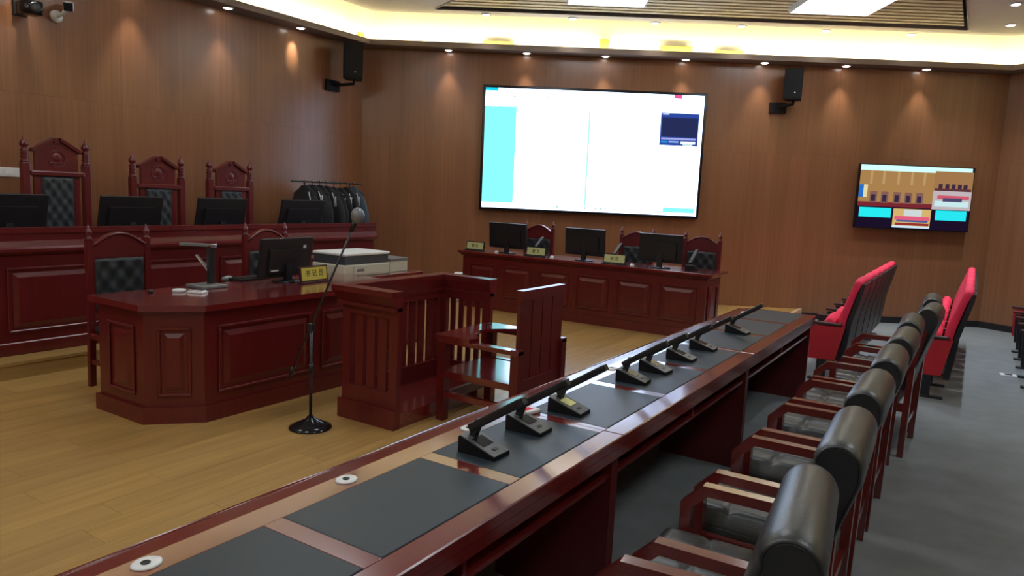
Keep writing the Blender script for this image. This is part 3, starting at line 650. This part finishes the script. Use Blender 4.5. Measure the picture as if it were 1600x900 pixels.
for (a, b_), lb in zip(((-5.466, -4.885), (-4.312, -3.767), (-3.319, -2.789)), ('leftmost black monitor on the far desk', 'middle black monitor on the far desk', 'rightmost black monitor on the far desk')):
    monitor(lb, ((a+b_)/2*1.008, 8.08, FT), R_(-90), (b_-a)*1.01, .335, 1.143-FT, 5, 'monitors on the far desk')
for x, lb, ti in ((-5.68, 'pale name plate at the left end of the far desk', 0), (-4.72, 'pale name plate right of the leftmost far monitor', 0), (-3.62, 'pale name plate right of the middle far monitor', 0)):
    plate(lb, (x, 7.99, FT), R_(-90), .29, .125, '被 告', 'ygreen', .05, 'blk')
for i, x in enumerate((-5.35, -4.50, -3.40)):
    t = thing('computer_mouse', 'small white mouse beside the %s pale name plate from the left' % ORD[i], 'mouse', (x, 8.02, FT), R_(30)); G().ball((0, 0, .006), .028, .045, .022).build('shell', 'wht', t); bx(-.003, .003, -.04, -.01, .022, .03).build('wheel', 'grey', t)
t = thing('storage_box', 'white box on the floor beside the left end of the far desk', 'box', (-6.12, 8.34, ST), R_(31)); bx(-.12, .12, -.10, .10, 0, .36, bev=.004).build('carton', 'paper', t); bx(-.125, .125, -.105, .105, .33, .385, bev=.004).build('lid', 'wht', t)

# ------------------------------------------------------------------ long table in three units
TX0, TX1, TT = -1.665, -1.10, .76
cuts = [.61, 2.625, 4.645, 6.73]
lbs = ['nearest unit of the long red table with black desk pads', 'middle unit of the long red table with black desk pads', 'farthest unit of the long red table toward the red seats']
for u in range(3):
    a, b_ = cuts[u]+.001, cuts[u+1]-.001; L = b_-a
    t = thing('long_table', lbs[u], 'table', (0, a, 0), 0, 'units of the long table')
    bx(TX1-.09, TX1, 0, L, .715, TT, bev=.004, seg=1).build('front_strip', 'mahog_h', t); bx(TX0, TX0+.095, 0, L, .70, TT).build('rear_strip', 'mahog_h', t)
    bx(TX0+.095, TX1-.09, 0, L, .71, .752).build('table_board', 'dark_mahog', t)
    e = .033; p = L/3
    for k in range(4):
        y0_, y1_ = (0, e) if k == 0 else ((L-e, L) if k == 3 else (k*p-e, k*p+e))
        bx(TX0+.0955, TX1-.0905, y0_, y1_, .752, TT, bev=.001, seg=1).build('cross_strip', 'mahog_x', t)
    for k in range(3):
        bx(TX0+.0965, TX1-.0915, k*p+e+.001, (k+1)*p-e-.001, .752, TT+.001, bev=.002, seg=1).build('desk_pad', 'pad', t)
        gr = G().lathe([(.0, .0), (.033, 0), (.033, .003), (.028, .006), (.012, .006), (.0, .006)], (0, 0, 0), 20).xf(Matrix.Diagonal((1, 1.15, 1, 1))).build('grommet', 'wht', t, (TX0+.042, (k+.5)*p+.0 if not (u == 0 and k == 0) else p*.5, TT))
        G().lathe([(0, .006), (.012, .006), (.012, .0075), (0, .0075)], (.002, -.004, 0), 12).build('hole', 'blk', gr)
    bx(TX0-.10, TX0-.06, .0, L, 0, .715).build('modesty_panel', 'mahog_h', t)
    G().prism([(TX0-.003, .70), (TX0-.003, .757), (TX0-.092, .744), (TX0-.10, .738), (TX0-.10, .715), (TX0-.06, .70)], 'y', 0, L).build('sloped_ledge', 'mahog_h', t)
    G().tube([(TX0-.096, .001, .742), (TX0-.096, L-.001, .742)], .006, 8).build('ledge_bead', 'mahog_h', t)
    bx(TX1-.025, TX1-.003, 0, L, .675, .715).build('apron', 'mahog_h', t)
    bx(TX0, TX1-.04, .03, L-.03, .575, .592).build('shelf', 'mahog_h', t); bx(TX0, TX1-.045, L/2-.01, L/2+.01, .592, .71).build('divider', 'mahog', t)
    for y0_, y1_ in ((0, .03), (L-.03, L)): bx(TX0, TX1-.03, y0_, y1_, 0, .71).build('end_panel', 'mahog', t)
# conference microphones
def conf_mic(label, loc, rz, group, note=False):
    t = thing('conference_microphone', label, 'microphone', loc, rz, group)
    G().prism([(-.08, 0), (.08, 0), (.08, .012), (-.075, .062), (-.08, .058)], 'y', -.05, .05).build('base', 'speak', t)
    q = Matrix.Translation((0, 0, .0385)) @ Matrix.Rotation(math.atan2(.05, .155), 4, 'Y')
    tp = G().box(-.079, .082, -.049, .049, -.001, .003).xf(q).build('top_plate', 'micp', t)
    G().box(-.035, .02, -.03, .03, .003, .005).xf(q).build('display', 'note' if note else 'blk_g', tp); G().box(.042, .056, -.013, .013, .003, .0055, bev=.001).xf(q).build('button', 'blk', tp)
    G().prism([(-.062, .05), (-.038, .045), (-.012, .118), (-.032, .124)], 'y', -.014, .014).build('stem', 'blk', t)
    an = math.atan2(.14, .215); q = Matrix.Translation((.052, 0, .155)) @ Matrix.Rotation(-an, 4, 'Y')
    G().box(-.135, .128, -.018, .018, -.015, .015, bev=.006).xf(q).build('microphone_bar', 'blk', t)
    G().box(.128, .134, -.016, .016, -.013, .013, bev=.002).xf(q).build('bar_cap', 'dgrey', t)
    return t
mic = None
for i, y in enumerate((2.10, 2.425, 2.755, 3.45, 3.745, 4.145, 4.54, 5.31)):
    lb = ['nearest conference microphone on the long table', 'second conference microphone on the long table next to the white packet', 'third conference microphone on the long table with a yellow note',
          'fourth conference microphone on the long table', 'fifth conference microphone on the long table', 'sixth conference microphone on the long table', 'seventh conference microphone on the long table', 'farthest conference microphone alone on the long table'][i]
    if i == 2: conf_mic(lb, (-1.42, y, TT+.001), R_(2), 'conference microphones on the long table', True); continue
    if mic is None: mic = conf_mic(lb, (-1.42, y, TT+.001), 0, 'conference microphones on the long table')
    else: dup(mic, (-1.42+.006*(i-2), y, TT+.001), R_((-3, 2, 0, 4, -2, 1, 3, -2)[i]), lb)
for x, lb in ((-4.83, 'conference microphone beside the leftmost far monitor'), (-3.70, 'conference microphone beside the middle far monitor'), (-2.73, 'conference microphone at the right end of the far desk')):
    dup(mic, (x, 8.18, FT), R_(90), lb, 'conference microphones on the far desk')
t = thing('tissue_packet', 'white packet with red print behind the second conference microphone', 'packet', (-1.56, 2.60, TT), R_(-14))
bx(-.035, .035, -.075, .075, 0, .018, bev=.006).build('packet', 'paper', t); bx(-.015, .018, -.05, .045, .0176, .0188).build('print', 'red', t)

# ------------------------------------------------------------------ black chairs at the long table
def conference_chair(label, loc):
    t = thing('conference_chair', label, 'chair', loc, 0, 'black leather chairs along the long table')
    for s in (-1, 1):
        y = s*.27; h = .024
        G().prism([(-.285, .44), (-.285, .565), (-.205, .645), (.24, .645), (.24, .606), (-.185, .606), (-.243, .55), (-.243, .44)], 'y', y-h, y+h).build('armrest', 'chair_wood', t)
        bx(-.285, -.243, y-h, y+h, 0, .44).build('leg', 'chair_wood', t)
        G().prism([(.20, 0), (.24, 0), (.25, .64), (.30, .90), (.275, .90), (.21, .64)], 'y', y-h, y+h).build('back_leg', 'chair_wood', t)
        bx(-.245, .21, y-.016, y+.016, .32, .375).build('side_rail', 'chair_wood', t)
    bx(-.27, -.245, -.25, .25, .32, .375).build('front_rail', 'chair_wood', t); bx(.205, .23, -.25, .25, .20, .24).build('stretcher', 'chair_wood', t)
    def st(u, v):
        x = -.345+.525*u; y = -.238+.476*v
        e = min(1, min(u, 1-u)/.12, min(v, 1-v)/.10); z = .40+.075*math.sqrt(max(0, 1-(1-e)**2))
        c = min(abs(u-.36), abs(u-.70))*.525; c2 = min(abs(v-.33), abs(v-.67))*.476
        z -= .012*math.exp(-(c/.013)**2)*(e > .3)+.010*math.exp(-(c2/.013)**2)*(e > .3)
        return (x, y, z)
    g = G().grid(st, 36, 36); g.box(-.34, .175, -.236, .236, .365, .402, bev=.008, seg=1); g.build('seat_cushion', 'leather', t)
    prof = [(.10, .46), (.125, .63), (.17, .82), (.205, .95)]
    c0 = (.285, .988); rr = .069
    prof += [(c0[0]+rr*math.cos(math.pi*(1-k/12)*1.0+.12)*1.0, c0[1]+rr*math.sin(math.pi*(1-k/12)+.12)) for k in range(0, 13)]
    prof += [(.352, .95), (.31, .82), (.245, .60), (.22, .46)]
    yb = .245; n = len(prof)
    ys = [(-yb, .76), (-yb+.005, .87), (-yb+.018, .95), (-yb+.045, 1), (yb-.045, 1), (yb-.018, .95), (yb-.005, .87), (yb, .76)]
    cx = sum(p[0] for p in prof)/n; g = G(); vs = []
    def shr(p, k):
        ax = .10+(p[1]-.46)*.27+.06; zc = max(.52, min(p[1], .985)); return (ax+(p[0]-ax)*k if p[1] < .98 else c0[0]+(p[0]-c0[0])*k, (zc+(p[1]-zc)*k))
    for y, k in ys: vs += [(*(lambda q: (q[0], y, q[1]))(shr(p, k)),) for p in prof]
    fs = [(i*n+j, i*n+(j+1) % n, (i+1)*n+(j+1) % n, (i+1)*n+j) for i in range(len(ys)-1) for j in range(n)]
    g.add(vs, fs, True); bc = g.build('back_cushion', 'leather', t)
    for s in (-1, 1):
        q = [shr(p, .76) for p in prof]
        G().prism(q, 'y', s*yb-.003, s*yb+.003).build('end_cap', 'leather2', bc)
        G().tube([(shr(p, .82)[0], s*(yb-.003), shr(p, .82)[1]) for p in prof], .005, 6).build('piping', 'leather2', bc)
    return t
cc = None
cl_ = ['black leather armchair nearest the camera, cut by the bottom edge', 'second black leather armchair from the bottom edge', 'third black leather armchair from the bottom edge', 'fourth black leather armchair from the bottom edge', 'fifth black leather armchair from the bottom edge',
       'sixth black leather armchair, last before the gap in the row', 'black leather armchair just beyond the gap in the row', 'farthest black leather armchair, right before the red seats']
for i, y in enumerate((1.66, 2.36, 3.06, 3.75, 4.43, 5.09, 5.88, 6.55)):
    if cc is None: cc = conference_chair(cl_[0], (-.545, y, 0)); cc.rotation_euler.z = R_(6)
    else: dup(cc, (-.55+(0, .005, -.008, -.005, .0, -.01, .065, .04)[i], y, 0), R_((0, 2, 0, 1, -.5, 1, -3, 2)[i]), cl_[i])

# ------------------------------------------------------------------ red auditorium seats
def red_seat(label, loc, group, last=False, first=False):
    t = thing('auditorium_seat', label, 'seat', loc, 0, group)
    def stand(y, outer):
        G().prism([(-.02, .21), (.235, .22), (.30, .555), (-.04, .545)], 'y', y-.022, y+.022).build('side_panel', 'redside' if outer else 'blk', t)
        bx(.07, .16, y-.018, y+.018, .02, .22).build('post', 'blk', t); bx(-.0, .27, y-.025, y+.025, 0, .022, bev=.004, seg=1).build('foot', 'blk', t)
        bx(-.06, .27, y-.03, y+.03, .555, .585, bev=.008).build('armrest', 'dark_mahog', t)
    stand(0, first)
    if last: stand(.56, True)
    prof = [(.215, .42), (.225, .60), (.265, .76), (.31, .92), (.335, 1.0)]+[(.375+.04*math.cos(math.pi*(1-k/8)), 1.005+.035*math.sin(math.pi*k/8)) for k in range(9)]+[(.375, .90), (.30, .60), (.27, .42)]
    def pad(prof, y0, y1, nm, m):
        n = len(prof); cxx = sum(p[0] for p in prof)/n; czz = sum(p[1] for p in prof)/n; vs = []
        ys = [(y0, .70, .72), (y0+.012, .88, .82), (y0+.04, 1, .91), (y0+.10, 1, .975), ((y0+y1)/2, 1, 1), (y1-.10, 1, .975), (y1-.04, 1, .91), (y1-.012, .88, .82), (y1, .70, .72)]
        for y, k, kz in ys: vs += [(cxx+(p[0]-cxx)*k, y, czz+(p[1]-czz)*kz) for p in prof]
        fs = [(i*n+j, i*n+(j+1) % n, (i+1)*n+(j+1) % n, (i+1)*n+j) for i in range(len(ys)-1) for j in range(n)]+[tuple(range(n)), tuple((len(ys)-1)*n+j for j in range(n))]
        return G().add(vs, fs, True).build(nm, m, t)
    pad(prof, .035, .525, 'backrest', 'red')
    G().prism([(.25, .18), (.275, .36), (.305, .60), (.38, .90), (.405, .985), (.435, .985), (.415, .88), (.345, .58), (.325, .36), (.30, .18)], 'y', .035, .525).build('back_shell', 'blk', t)
    pad([(.10, .34), (.075, .42), (.085, .58), (.12, .64), (.165, .645), (.20, .60), (.195, .42), (.17, .34)], .04, .52, 'seat_cushion', 'red')
    bx(.10, .30, .03, .53, .36, .40).build('hinge_bar', 'blk', t)
    return t
RX = (-1.267, -.363, .541); rows = ['front row of red seats beyond the long table', 'middle row of red seats', 'rear row of red seats at the right edge']
proto = red_seat('first red seat from the near end in the front row beyond the table', (RX[0], 7.62, 0), 'red auditorium seats', False, True); inner = None
ends = [None, None, None]
for r_ in range(3):
    start = 0 if r_ < 2 else 2
    cnt = (6, 6, 6)[r_]
    for k in range(start, cnt):
        if r_ == 0 and k == 0: continue
        nm = ['front row beyond the table', 'middle row with the paper on it', 'rear row at the right picture edge'][r_]
        lb = '%s red seat from the near end in the %s' % (ORD[k-start], nm)
        if k == cnt-1: red_seat(lb, (RX[r_], 7.62+.56*k, 0), 'red auditorium seats', True)
        elif k == 0: dup(proto, (RX[r_], 7.62, 0), 0, lb)
        elif inner is None: inner = red_seat(lb, (RX[r_], 7.62+.56*k, 0), 'red auditorium seats')
        else: dup(inner, (RX[r_], 7.62+.56*k, 0), 0, lb)
t = thing('paper_sheet', 'white sheet of paper lying on the red middle row armrests', 'paper', (-.30, 8.75, .592), R_(12))
G().grid(lambda u, v: (-.10+.20*u, -.15+.30*v, .004+.02*math.sin(2.5*u)*math.sin(3*v)), 6, 6).build('sheet', 'paper', t)
t = thing('floor_socket', 'white floor socket plate in the carpet aisle by the rear row', 'floor socket', (.46, 9.33, 0), R_(5))
bx(-.075, .075, -.06, .06, 0, .008, bev=.003).build('plate', 'wht', t); bx(-.035, .035, -.03, .03, .008, .011).build('cover', 'dgrey', t)
